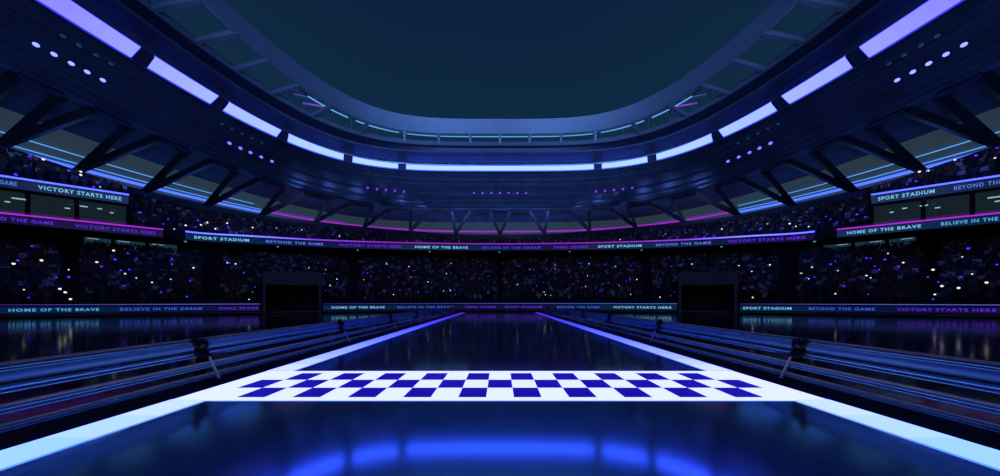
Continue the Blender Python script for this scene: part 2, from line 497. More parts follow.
for (a, b_, c, d, lab) in LAMPS:
    pm = at(LAMP_B, ph_of((a + b_) / 2), 36)
    t = empty('ring_lamp', pm, lab, 'lamp', 'ring lamps in the roof edge')
    n = max(4, int(abs(ph_of(b_) - ph_of(a)) / R(1.0)))
    rows = []; cols = []
    for i in range(n + 1):
        pt = ph_of(a) + (ph_of(b_) - ph_of(a)) * i / n
        pb = ph_of(c) + (ph_of(d) - ph_of(c)) * i / n
        T = at(off(LAMP_T, -0.02), pt, 36.66); B = at(off(LAMP_B, -0.02), pb, 35.99)
        inw = Vector((-math.sin(pt), -math.cos(pt), -0.6)).normalized()
        bulge = 0.22 if 0 < i < n else 0.05
        rows.append([T, T.lerp(B, 0.3) + inw * bulge * 0.8, T.lerp(B, 0.65) + inw * bulge, B])
        cols.append(lamp_col(math.tan((pt + pb) / 2)))
    m = MB(); m.strip(rows, lambda i: cols[i])
    m.build('diffuser', M['lamp'], t)
    m = MB()
    m.tube([at(off(LAMP_B, -0.40), ph, 35.50) for ph in span(ph_of(c), ph_of(d), R(1))], 0.085, 8)
    m.build('lip', M['beam'], t)
    for e0, e1 in ((a, c), (b_, d)):
        m = MB(); m.prism(at(off(LAMP_T, 0.05), ph_of(e0), 36.68), at(off(LAMP_B, 0.05), ph_of(e1), 36.0), 0.10, 0.40, (0, 0, 1))
        m.build('end_cap', M['housing'], t)

# ------------------------------------------------------------------ downlights in the soffit
def soffit(ph, t):
    rg = mix(off(LAMP_B, 0.3), TOP_R, t)
    return at(rg, ph, 35.6 + (30.9 - 35.6) * (0.75 * t + 0.25 * t * t))
def disc(p, nrm, r, h, n=14, col=None, mb=None, ring=0.0):
    a = nrm.cross(Vector((0, 0, 1))).normalized(); c_ = nrm.cross(a).normalized()
    k = len(mb.v)
    for hh in (0, h):
        for rr in ((r, ring) if ring else (r,)):
            for j in range(n):
                g = 2 * math.pi * j / n
                mb.v.append(tuple(p + nrm * hh + a * rr * math.cos(g) + c_ * rr * math.sin(g)))
    m_ = 2 * n if ring else n
    for j in range(n):
        j2 = (j + 1) % n
        mb.face((k + j, k + j2, k + m_ + j2, k + m_ + j), col)
        if ring:
            mb.face((k + n + j2, k + n + j, k + m_ + n + j, k + m_ + n + j2), col)
            mb.face((k + m_ + j, k + m_ + j2, k + m_ + n + j2, k + m_ + n + j), col)
    if not ring:
        mb.face(tuple(k + m_ + j for j in range(n)), col)
def downlight(name, ph, t, r, col, lab, grp):
    p = soffit(ph, t)
    nrm = (soffit(ph, t + 0.02) - soffit(ph, t - 0.02)).cross(Vector((math.cos(ph), -math.sin(ph), 0))).normalized()
    if nrm.z > 0: nrm = -nrm
    nrm = (nrm + Vector((-math.sin(ph), -math.cos(ph), 0)) * 0.9).normalized()   # turned towards the field
    p = p + nrm * 0.16
    e_ = empty(name, p, lab, 'downlight', grp)
    m = MB(); disc(p - nrm * 0.30, nrm, r * 1.2, 0.42, mb=m, ring=r); m.build('bezel', M['housing'], e_)
    m = MB(); disc(p, nrm, r, 0.07, col=col, mb=m); m.build('lens', M['lamp'], e_)
GROUPS = [([474, 482.6, 491.3, 500, 508.7, 517.4, 526], 0, 'violet row of seven over the middle', (0.27, 0.05, 1.4)),
          ([367.7, 377, 386, 395, 404], 1, 'violet row of five {} of the middle row', (0.27, 0.06, 1.4)),
          ([229.5, 240.5, 250.5, 261.3, 272], 1, 'lavender row of five over the {} roof corner', (0.32, 0.25, 2.2)),
          ([36, 54, 71.3, 87.2, 102.8], 1, 'pale blue row at the {} edge', (0.42, 0.55, 3.0))]
for xs, mir, desc, col in GROUPS:
    for s_ in ((-1, 1) if mir else (-1,)):
        side = 'left' if s_ < 0 else 'right'
        for j, x in enumerate(xs):
            xx = x if s_ < 0 else 1000 - x
            k = j if s_ < 0 else len(xs) - 1 - j
            downlight('soffit_downlight', az(xx), 0.545, 0.30 if abs(xx - 500) < 300 else 0.25, col, f'{ORD[k]} downlight from left in the ' + desc.format(side), 'soffit downlights, ' + desc.format(side))
for xs, desc in (([368.5, 378.5], 'teal pair below the first {} ring lamp'), ([222, 232, 242, 252, 262], 'dim teal row over the {} roof corner'), ([63, 79, 96, 111], 'dim teal row by the {} edge lamp')):
    for s_ in (-1, 1):
        side = 'left' if s_ < 0 else 'right'
        for j, x in enumerate(xs):
            xx = x if s_ < 0 else 1000 - x
            k = j if s_ < 0 else len(xs) - 1 - j
            downlight('dim_downlight', az(xx), 0.13 if len(xs) == 2 else 0.22, 0.22, (0.006, 0.035, 0.09), f'{ORD[k]} dim downlight from left in the ' + desc.format(side), 'dim downlights, ' + desc.format(side))

# ------------------------------------------------------------------ neon lines on the facade and the upper roof edge
def neon_tube(name, ring, H, x0, x1, r, colf, lab, grp=None):
    """A thin lit tube following a ring from direction x0 to x1."""
    ph = span(az(x0), az(x1), R(1.0))
    m = MB()
    for p0, p1 in zip(ph, ph[1:]):
        m.tube([at(ring, p0, H), at(ring, p1, H)], r, 6, colf((p0 + p1) / 2), caps=False)
    o = m.build(name, M['neon'])
    return prop(o, lab, 'neon tube', grp or 'neon tubes on the facade and roof edge')
BLUE = (0.11, 0.24, 2.0); MAG = (0.36, 0.015, 0.62); CYAN = (0.10, 0.42, 1.1)
FN = off(mix(FAC_B, FAC_T, 0.12), -0.40)
for x0, x1, side in ((-120, 262, 'left'), (738, 1120, 'right')):
    neon_tube('blue_neon_tube', FN, 25.5, x0, x1, 0.30, lambda p: BLUE, f'bright blue neon tube behind the {side} roof props')
    neon_tube('blue_neon_tube', off(mix(FAC_B, FAC_T, 0.19), -0.55), 26.2, x0, x1, 0.09, lambda p: CYAN, f'thin cyan neon tube just above the {side} bright blue one')
    neon_tube('cyan_neon_tube', off(mix(FAC_B, FAC_T, 0.43), -0.6), 27.3, x0, x1 + (-8 if side == 'left' else 0), 0.09, lambda p: CYAN, f'cyan neon tube halfway up the {side} backlit facade')
neon_tube('magenta_neon_tube', FN, 25.95, 263, 737, 0.24, lambda p: MAG, 'magenta neon tube along the foot of the far facade')
for s_, side in ((-1, 'left'), (1, 'right')):
    mx = (lambda x: x) if s_ < 0 else (lambda x: 1000 - x)
    neon_tube('violet_neon_tube', off(FN, -0.2), 26.5, mx(264), mx(345), 0.08, lambda p: (0.10, 0.03, 0.35), f'faint violet neon tube above the {side} end of the magenta one')
PAR_R = oval(44.6, 63.2, 4.0)
glass_rail = empty('parapet_rail', at(PAR_R, 0, 41.5), None, None, kind='structure')
m = MB()
for p0, p1 in zip(span(az(290), az(710)), span(az(290), az(710))[1:]):
    m.tube([at(off(PAR_R, 0.12), p0, 41.95), at(off(PAR_R, 0.12), p1, 41.95)], 0.10, 6, caps=False)
m.build('handrail', M['beam'], glass_rail)
for x in (290, 306, 330, 352, 377, 403, 438, 470, 500, 530, 562, 597, 623, 648, 670, 694, 710):
    m = MB(); m.prism(at(off(PAR_R, 0.15), az(x), 41.9), at(off(RAIL_R, 1.0), az(x), 39.2), 0.14, 0.14, (1, 0, 0)); m.build('baluster', M['beam'], glass_rail)
for k, (x0, x1) in enumerate(((308, 348), (356, 399), (407, 437), (440, 469))):
    for s_, side in ((-1, 'left'), (1, 'right')):
        mx = (lambda x: x) if s_ < 0 else (lambda x: 1000 - x)
        neon_tube('cyan_neon_tube', PAR_R, 41.56, mx(x0), mx(x1), 0.13, lambda p: (0.10, 0.42, 0.85), f'cyan neon tube below the roof ring, {ORD[3 - k]} bay {side} of the middle', 'cyan tubes below the roof ring')
neon_tube('cyan_neon_tube', PAR_R, 41.56, 471, 499, 0.13, lambda p: (0.10, 0.42, 0.85), 'cyan neon tube below the roof ring, middle bay just left of centre', 'cyan tubes below the roof ring')
neon_tube('cyan_neon_tube', PAR_R, 41.56, 501, 529, 0.13, lambda p: (0.10, 0.42, 0.85), 'cyan neon tube below the roof ring, middle bay just right of centre', 'cyan tubes below the roof ring')
for s_, side in ((-1, 'left'), (1, 'right')):
    mx = (lambda x: x) if s_ < 0 else (lambda x: 1000 - x)
    for (x0, y0, x1, y1, rr, c_, w_) in ((303, 103, 329.5, 107.5, 0.14, (0.22, 0.04, 0.75), 'bright'), (294, 94, 317, 99, 0.10, (0.09, 0.04, 0.40), 'faint')):
        A = Vector((-(500 - x0) / 250 * 52.5, 52.5, EYE + (301 - y0) * 52.5 / 250)); B = Vector((-(500 - x1) / 250 * 54.5, 54.5, EYE + (301 - y1) * 54.5 / 250))
        if s_ > 0: A.x, B.x = -A.x, -B.x
        m = MB(); m.tube([A, B], rr, 6, c_)
        o = prop(m.build('violet_neon_tube', M['neon']), f'{w_} violet neon tube slanting behind the {side} corner of the roof ring', 'neon tube', 'violet tubes at the roof corners')

# ------------------------------------------------------------------ ribbon boards
def text_mesh(s):
    cu = bpy.data.curves.new('lettering', 'FONT')
    cu.body = s; cu.size = 1; cu.extrude = 0.0; cu.offset = 0.03; cu.space_character = 1.22; cu.resolution_u = 3
    o = bpy.data.objects.new('lettering', cu)
    C.objects.link(o)
    dg = bpy.context.evaluated_depsgraph_get()
    me = bpy.data.meshes.new_from_object(o.evaluated_get(dg))
    v = [tuple(x.co) for x in me.vertices]; f = [tuple(p.vertices) for p in me.polygons]
    bpy.data.objects.remove(o); bpy.data.curves.remove(cu); bpy.data.meshes.remove(me)
    x0 = min(p[0] for p in v); x1 = max(p[0] for p in v)
    y0 = min(p[1] for p in v); y1 = max(p[1] for p in v)
    return [((p[0] - x0) / (x1 - x0), (p[1] - y0) / (y1 - y0)) for p in v], f
TXT = {}
CY = (0.10, 0.46, 0.95); CW = (0.24, 0.66, 1.0); LB = (0.10, 0.22, 0.85); BL = (0.045, 0.13, 0.78); VI = (0.13, 0.025, 0.80); BV = (0.07, 0.05, 0.80)
BGC = (0.001, 0.017, 0.065); BGV = (0.007, 0.004, 0.050); BGB = (0.002, 0.009, 0.055)
BG = {CY: BGC, CW: (0.001, 0.024, 0.085), LB: BGB, BL: BGB, VI: BGV, BV: (0.005, 0.006, 0.052)}
def board(lab, ring, x0, x1, Hn, Ht, Hb, texts, neonf, grp, dim=1.0, tube=0.10, thick=0.30):
    t = empty('ribbon_board', at(ring, az((x0 + x1) / 2), Hb), lab, 'ribbon board', grp)
    ph = span(az(x0), az(x1), R(0.7))
    def bg(p):
        u = 500 + 250 * math.tan(p)
        st = sorted([((a + b_) / 2, BG[c_]) for _s, a, b_, c_ in texts])
        if len(st) == 1: return tuple(v * dim for v in st[0][1])
        return tuple(v * dim for v in ramp(st, u))
    rim = M['black']
    m = MB()
    m.strip([[at(ring, p, Ht), at(ring, p, Hb)] for p in ph], lambda i: bg((ph[i] + ph[i + 1]) / 2))
    m.build('screen', M['panel'], t)
    m = MB()
    m.strip([[at(off(ring, 0.02), p, Hb), at(off(ring, -0.05), p, Hb - 0.08), at(off(ring, thick), p, Hb - 0.08), at(off(ring, thick), p, Ht + 0.06), at(off(ring, -0.05), p, Ht + 0.06), at(off(ring, 0.02), p, Ht)] for p in ph], closed=True, caps=True)
    m.build('casing', rim, t)
    m = MB()
    for p0, p1 in zip(ph, ph[1:]):
        m.tube([at(off(ring, -0.03), p0, Hn), at(off(ring, -0.03), p1, Hn)], tube, 6, neonf((p0 + p1) / 2), caps=False)
    m.build('light_line', M['neon'], t)
    hh = (Ht - Hb)
    for s, a, b_, c_ in texts:
        if s not in TXT: TXT[s] = text_mesh(s)
        v, f = TXT[s]
        m = MB()
        pa, pb = az(a), az(b_)
        for (tx, ty) in v:
            m.v.append(tuple(at(off(ring, -0.07), pa + (pb - pa) * tx, Hb + hh * (0.29 + 0.46 * ty))))
        for q in f: m.face(q, tuple(v_ * dim for v_ in c_))
        m.build('lettering', M['text'], t)
    return t
def grad(x0, x1, c0, c1):
    return lambda p: lerp(c0, c1, min(1, max(0, (500 + 250 * math.tan(p) - x0) / (x1 - x0))))
PUR = (0.055, 0.012, 0.22); PB = (0.085, 0.13, 0.62)
FLD = off(WALL_R, -0.12)
HB, BD, FS, VS, SS, BG_ = 'HOME OF THE BRAVE', 'BELIEVE IN THE DREAM', 'FINAL SCORE', 'VICTORY STARTS HERE', 'SPORT STADIUM', 'BEYOND THE GAME'
GF = 'ribbon boards on the field wall'
board('long ribbon board on the field wall left of the left tunnel', FLD, -150, 260, -0.46, -0.70, -1.50, [(HB, 8.5, 99, CY), (BD, 120, 202, BL), (FS, 219, 258, VI)], grad(0, 200, PUR, PB), GF, 0.75, 0.05, 0.14)
board('ribbon board on the far field wall between the two tunnels', FLD, 323, 677, -0.46, -0.70, -1.50, [(HB, 331.7, 384.6, CW), (BD, 397.4, 453, BL), (FS, 465.5, 495.7, VI), (SS, 505, 542, VI), (BG_, 557, 599.6, BL), (VS, 613, 671.4, CW)], grad(330, 640, PUR, (0.07, 0.16, 0.75)), GF, 0.8, 0.05, 0.14)
board('long ribbon board on the field wall right of the right tunnel', FLD, 740, 1150, -0.46, -0.70, -1.50, [(SS, 743, 791.6, CW), (BG_, 808.7, 875, BL), (VS, 897, 996.5, VI)], grad(740, 900, PUR, PB), GF, 0.75, 0.05, 0.14)
def up_neon(p):
    u = abs(math.tan(p))
    return ramp([(0.45, (0.26, 0.02, 0.50)), (0.75, (0.26, 0.06, 0.85)), (0.98, (0.30, 0.32, 2.4)), (1.3, (0.20, 0.28, 3.2))], u)
board('long curved ribbon board along the front of the upper far stand', UP_R, 185.5, 814.5, 14.2, 13.85, 12.55, [(SS, 194, 249, CW), (BG_, 266, 323, LB), (VS, 338.7, 401, VI), (HB, 415, 468, CW), (BD, 481.9, 540.8, BV), (FS, 554, 587.7, VI), (SS, 598, 641.6, CW), (BG_, 656, 711, LB), (VS, 728, 805.4, VI)], up_neon, 'ribbon boards on the upper tiers', 0.85, 0.16)
NQ = lambda p: (0.20, 0.26, 3.0)
NP = lambda p: (0.42, 0.02, 0.75)
GU = 'ribbon boards on the upper tiers'
board('upper of the two ribbon boards on the left balcony, blue light line', Q_R, -75, 128.5, 17.1, 16.85, 15.6, [(BG_, -49, 17, LB), (VS, 38, 121.5, CW)], NQ, GU, 0.8, 0.13)
board('lower of the two ribbon boards on the left balcony, magenta light line', P_R, -75, 163, 12.7, 12.45, 11.3, [(BG_, -34, 53.7, VI), (VS, 75, 155.7, VI)], NP, GU, 0.8, 0.13)
board('upper of the two ribbon boards on the right balcony, blue light line', Q_R, 871.5, 1075, 17.1, 16.85, 15.6, [(SS, 878, 934.7, CW), (BG_, 954, 1030, LB)], NQ, GU, 0.8, 0.13)
board('lower of the two ribbon boards on the right balcony, magenta light line', P_R, 837, 1075, 12.7, 12.45, 11.3, [(HB, 847, 921, CW), (BD, 941, 1032, CY)], NP, GU, 0.8, 0.13)

# ------------------------------------------------------------------ balconies with glazed suites at both sides
SUITE_CEIL = mat('suite_ceiling_light', (0.5, 0.5, 0.5), 0.5, emit=(0.30, 0.48, 0.60), es=1.0, sampled=False)
WIN_GLOW = mat('lit_suite_window', (0.02, 0.03, 0.04), 0.2, emit=(0.010, 0.030, 0.048), es=1.0, sampled=False, noise=(0.6, 0.5))
for s_, side in ((-1, 'left'), (1, 'right')):
    mx = (lambda x: x) if s_ < 0 else (lambda x: 1000 - x)
    root = empty('suite_balcony', at(P_R, az(mx(100)), 11), None, None, kind='structure')
    phP = span(az(mx(-75)), az(mx(163)), R(1)); phQ = span(az(mx(-75)), az(mx(128.5)), R(1))
    m = MB(); m.strip([[at(off(P_R, 0.34), p, 11.9), at(off(P_R, 0.34), p, 11.25), at(off(P_R, 7), p, 11.25), at(off(P_R, 7), p, 11.9)] for p in phP], closed=True, caps=True); m.build('lower_slab', M['concrete'], root)
    m = MB(); m.strip([[at(off(Q_R, 0.34), p, 17.0), at(off(Q_R, 0.34), p, 15.3), at(off(Q_R, 6), p, 15.3), at(off(Q_R, 6), p, 17.0)] for p in phQ], closed=True, caps=True); m.build('upper_slab', M['concrete'], root)
    m = MB(); m.strip([[at(off(Q_R, 6.0), p, 15.4), at(off(P_R, 3.5), p, 12.5)] for p in phQ]); m.build('suite_wall', M['concrete'], root)
    xs = [-75, -30, 28, 77, 128.5]
    for a, b_ in zip(xs, xs[1:]):
        pp = span(az(mx(a + 0.8)), az(mx(b_ - 0.8)), R(2))
        m = MB(); m.strip([[at(off(Q_R, 0.9), p, 15.3), at(off(P_R, 1.5), p, 11.9)] for p in pp]); m.build('glass_pane', M['glass'], root)
    for x in xs[1:]:
        m = MB(); m.prism(at(off(Q_R, 0.8), az(mx(x)), 15.4), at(off(P_R, 1.4), az(mx(x)), 11.9), 0.32, 0.3, (1, 0, 0)); m.build('mullion', M['black'], root)
    # side wall of the upper balcony block and its stand
    for k in range(9):
        t0, t1 = k / 9, (k + 1) / 9
        m = MB()
        r0 = mix(off(Q_R, 0.5), off(FOOT_R, -0.8), t0); r1 = mix(off(Q_R, 0.5), off(FOOT_R, -0.8), t1)
        h0, h1 = 16.9 + 4.0 * t0, 16.9 + 4.0 * t1
        m.strip([[at(r0, p, h0), at(r0, p, h1), at(r1, p, h1)] for p in phQ]); m.build('stand_step', M['concrete'], root)
    for x, y, w in ((12, 198, 3), (80, 206, 2), (97.5, 208.5, 1.2), (65, 208, 1.2), (110, 212.5, 1), (5, 201.5, 1)):
        ph = az(mx(x)); rr = off(mix(P_R, Q_R, 0.75), 0.7)
        p = at(rr, ph, 0); H = (301 - y) * p.y / 250
        m = MB(); p = at(rr, ph, H); q = at(rr, ph + 0.004 * w, H); m.prism(p, q, 0.12, 0.14); o = m.build('suite_lamp', SUITE_CEIL, root)
    # lit windows under the balcony, in the back wall of the lower stand
    for k, (a, b_) in enumerate(((83, 112), (114, 146), (148, 178))):
        pp = span(az(mx(a)), az(mx(b_)), R(1.5))
        w = empty(f'window_{k + 1}', at(off(BACK_R, 0.85), az(mx((a + b_) / 2)), 10), None, None, kind='structure')
        m = MB(); m.strip([[at(off(BACK_R, 0.85), p, 11.5), at(off(BACK_R, 0.85), p, 9.8)] for p in pp]); m.build('pane', WIN_GLOW, w)
        m = MB()
        for h in (11.6, 10.75, 9.8):
            m.strip([[at(off(BACK_R, 0.8), p, h), at(off(BACK_R, 0.8), p, h - 0.12)] for p in pp])
        for x in (a, b_):
            m.prism(at(off(BACK_R, 0.78), az(mx(x)), 9.7), at(off(BACK_R, 0.78), az(mx(x)), 11.6), 0.2, 0.12, (1, 0, 0))
        m.build('window_frame', M['black'], w)
        m = MB(); p = az(mx(a + 4)); q = az(mx(a + 16)); m.prism(at(off(BACK_R, 0.7), p, 11.3), at(off(BACK_R, 0.7), q, 11.3), 0.06, 0.07)
        m.build('window_lamp', SUITE_CEIL, w)

# small lamps under the upper board
TEAL = mat('teal_lamp_lens', (0.02, 0.05, 0.05), 0.4, emit=(0.06, 0.42, 0.42), es=1.0, sampled=False)
for j, x in enumerate((185.5, 277.7, 357.8, 429.7, 499.5, 569.5, 641.5, 721.5, 814.5)):
    p = at(off(UP_R, 0.5), az(x), 12.3)
    d = empty('soffit_lamp', p, f'small teal lamp under the upper far ribbon board, {ORD[j]} from the left', 'lamp', 'small lamps under the upper ribbon board')
    m = MB(); m.tube([p + Vector((0, 0, 0.3)), p], [0.10, 0.26], 10); m.build('lamp_shade', M['black'], d)
    m = MB(); m.tube([p + Vector((0, 0, -0.01)), p + Vector((0, 0, -0.16))], [0.22, 0.12], 10); m.build('lens', TEAL, d)


# ------------------------------------------------------------------ doors in the back wall and the two tunnel portals
for k, (x0, x1) in enumerate(((341, 363), (490, 510), (636, 650), (225, 243), (757, 775))):
    m = MB()
    p0, p1 = az(x0), az(x1)
    for a, b_, h0, h1 in ((p0, p0 + 0.004, 8.6, 11.9), (p1 - 0.004, p1, 8.6, 11.9), (p0, p1, 11.7, 12.2)):
        m.strip([[at(off(BACK_R, -0.4), p, h1), at(off(BACK_R, -0.4), p, h0), at(off(BACK_R, 0.95), p, h0), at(off(BACK_R, 0.95), p, h1)] for p in span(a, b_, R(1))], closed=True, caps=True)
    d = struct(f'door_{k + 1}', m, M['concrete'])
    m = MB(); m.strip([[at(off(BACK_R, 0.9), p, 11.7), at(off(BACK_R, 0.9), p, 8.6)] for p in span(p0, p1, R(1))]); m.build('door_leaf', M['black'], d)  # black sheet paints in the darkness of the opening
for s_, side in ((-1, 'left'), (1, 'right')):
    p0, p1 = az(500 + s_ * 237.5), az(500 + s_ * 178.5)         # outer and inner edge, seen from the middle of the track
    fr0 = at(off(WALL_R, -0.9), p0, -2.0); fr1 = at(off(WALL_R, -0.9), p1, -2.0)
    ex = (fr1 - fr0).normalized(); W_ = (fr1 - fr0).length
    bk = Vector(((fr0 + fr1).x, (fr0 + fr1).y, 0)).normalized()
    t = empty('tunnel_portal', (fr0 + fr1) / 2, f'dark boxy tunnel portal in the far field wall, on the {side}', 'tunnel portal', 'tunnel portals')
    def slab(name, a, b_, z0, z1, d0, d1, m_):
        """A block of the portal from a to b_ along its front, z0 to z1 high, d0 to d1 deep; the front leans out towards the top and the sides run back along the tunnel."""
        m = MB()
        for z in (z0, z1):
            for d, q in ((d0, a), (d0, b_), (d1, b_), (d1, a)):
                base = fr0 + ex * q
                dr = Vector((base.x, base.y, 0)).normalized()
                v = base + dr * (d - (0.13 * z if d == d0 else 0)) ; v.z = z
                m.v.append(tuple(v))
        for q in ((3, 2, 1, 0), (4, 5, 6, 7), (0, 1, 5, 4), (2, 3, 7, 6), (1, 2, 6, 5), (3, 0, 4, 7)): m.face(q)
        m.build(name, m_, t)
    slab('side_wall', 0, 0.42, 0, 4.5, 0, 7, M['tunnel'])
    slab('side_wall', W_ - 0.42, W_, 0, 4.5, 0, 7, M['tunnel'])
    slab('lintel', -0.02, W_ + 0.02, 4.5, 6.5, -0.06, 7, M['tunnel'])
    slab('inner_curtain', 0.42, W_ - 0.42, 0.02, 4.5, 1.6, 1.7, M['black'])  # added black sheet, standing for the darkness inside the tunnel
    slab('threshold', 0.42, W_ - 0.42, 0.0, 0.02, 0.05, 1.6, M['black'])

# ------------------------------------------------------------------ finish line and edge light strips
m = MB()
FY0, FY1 = 5.02, 7.06
m.box(-X_OUT, X_OUT, FY0, FY1, 0.0, 0.022)
n_white = len(m.f)
SQ = 0.570
rows = [(5.14, 5.70), (5.70, 6.275), (6.275, 6.85)]
for r_, (y0, y1) in enumerate(rows):
    for i in range(-10, 11):
        dark = (i % 2 == 0) if r_ == 1 else (i % 2 != 0)
        if dark: m.box(i * SQ - SQ / 2, i * SQ + SQ / 2, y0, y1, 0.0222, 0.0245)
fl = m.build('finish_line', mat('finish_line_light_panel', (0.7, 0.75, 0.8), 0.4, emit=(0.78, 0.87, 2.6), es=1.0))
fl.data.materials.append(M['check'])
for p in fl.data.polygons:
    if p.index >= n_white: p.material_index = 1
prop(fl, 'glowing white and blue chequered finish line across the track', 'finish line')
def strip_col(y):
    return ramp([(0, (0.24, 0.62, 3.2)), (3.0, (0.32, 0.67, 3.2)), (5.0, (0.66, 0.83, 2.8)), (7.1, (0.72, 0.84, 3.0)), (9.0, (0.36, 0.50, 3.2)), (13, (0.16, 0.22, 3.0)), (20, (0.07, 0.08, 1.8)), (29, (0.07, 0.03, 0.90)), (41, (0.14, 0.012, 0.80))], y)
for s_, side in ((-1, 'left'), (1, 'right')):
    for y0, y1, desc in ((-14, FY0, 'finish line to viewer'), (FY1, STRIP_END, 'finish line to far end')):
        m = MB(); n = max(4, int((y1 - y0) / 0.7))
        ys = [y0 + (y1 - y0) * k / n for k in range(n + 1)]
        xi, xo = s_ * X_IN, s_ * X_OUT
        m.strip([[(xi, y, 0.0), (xi, y, 0.03), (xo, y, 0.03), (xo, y, 0.0)] for y in ys], lambda i: strip_col((ys[i] + ys[i + 1]) / 2), sm=False)
        o = m.build('edge_light_strip', M['strip'])
        prop(o, f'glowing light strip on the {side} track edge, {desc}', 'light strip', 'light strips at the track edges')

# ------------------------------------------------------------------ guard rails
POSTS = [0.9, 6.35, 11.9, 17.3, 22.7, 28.2, 33.6, 38.9]
RAIL_END = 41.0
for s_, side in ((-1, 'left'), (1, 'right')):
    g = empty('guard_rail', (s_ * 7.3, 14, 0), f'blue steel guard rail of stacked pipes along the {side} of the track', 'guard rail', 'guard rails beside the track')
    def run(name, x, z, r, m_=M['rail'], n=14):
        b_ = MB(); ys = [-8, -4, 0, 4, 8, 14, 22, 32, RAIL_END]
        b_.tube([(s_ * x, y, z) for y in ys], r, n); b_.build(name, m_, g)
    run('cap_pipe', 7.64, 1.030, 0.034, M['cap']); run('rod', 7.56, 0.985, 0.020); run('rod', 7.53, 0.945, 0.014)
    run('main_pipe', 7.62, 0.850, 0.112, M['tube'], 24)
    run('lower_pipe', 7.50, 0.690, 0.042); run('rod', 7.47, 0.622, 0.022)
    run('cap_pipe', 7.40, 0.445, 0.030, M['cap']); run('pipe', 7.37, 0.395, 0.030); run('rod', 7.35, 0.338, 0.026)
    run('cap_pipe', 7.275, 0.185, 0.024, M['cap']); run('pipe', 7.26, 0.140, 0.024); run('rod', 7.25, 0.095, 0.018)
    for y in POSTS:
        b = MB(); b.prism((s_ * 7.46, y + 0.03, 0.66), (s_ * 7.16, y + 0.03, 0.02), 0.048, 0.03, (s_ * 1, 0, 0.4)); b.build('post', M['post'], g)
        b = MB(); b.box(min(s_ * 7.42, s_ * 7.86), max(s_ * 7.42, s_ * 7.86), y + 0.10, y + 0.42, 0.44, 0.62); b.prism((s_ * 7.80, y + 0.26, 0.55), (s_ * 7.95, y + 0.26, 0.03), 0.16, 0.12, (1, 0, 0.3)); b.build('brace_block', M['clamp'], g)
        cl = MB(); y -= 0.13
        cl.tube([(s_ * 7.61, y - 0.03, 0.90), (s_ * 7.61, y + 0.17, 0.90)], 0.17, 18)
        cl.tube([(s_ * 7.61, y - 0.08, 0.90), (s_ * 7.61, y - 0.02, 0.90)], [0.135, 0.15], 18)
        cl.prism((s_ * 7.50, y + 0.02, 0.74), (s_ * 7.34, y + 0.02, 0.62), 0.22, 0.09, (s_ * 1, 0, 0.3))
        c_ = cl.build('clamp', M['clamp'], g)
        k = MB(); k.tube([(s_ * 7.50, y - 0.06, 1.05), (s_ * 7.46, y - 0.06, 1.115)], 0.075, 12); k.tube([(s_ * 7.46, y - 0.06, 1.115), (s_ * 7.44, y - 0.06, 1.14)], 0.035, 8)
        o = k.build('knob', M['clamp'], None)
        o.parent = c_; o.matrix_parent_inverse = Matrix.Identity(4)

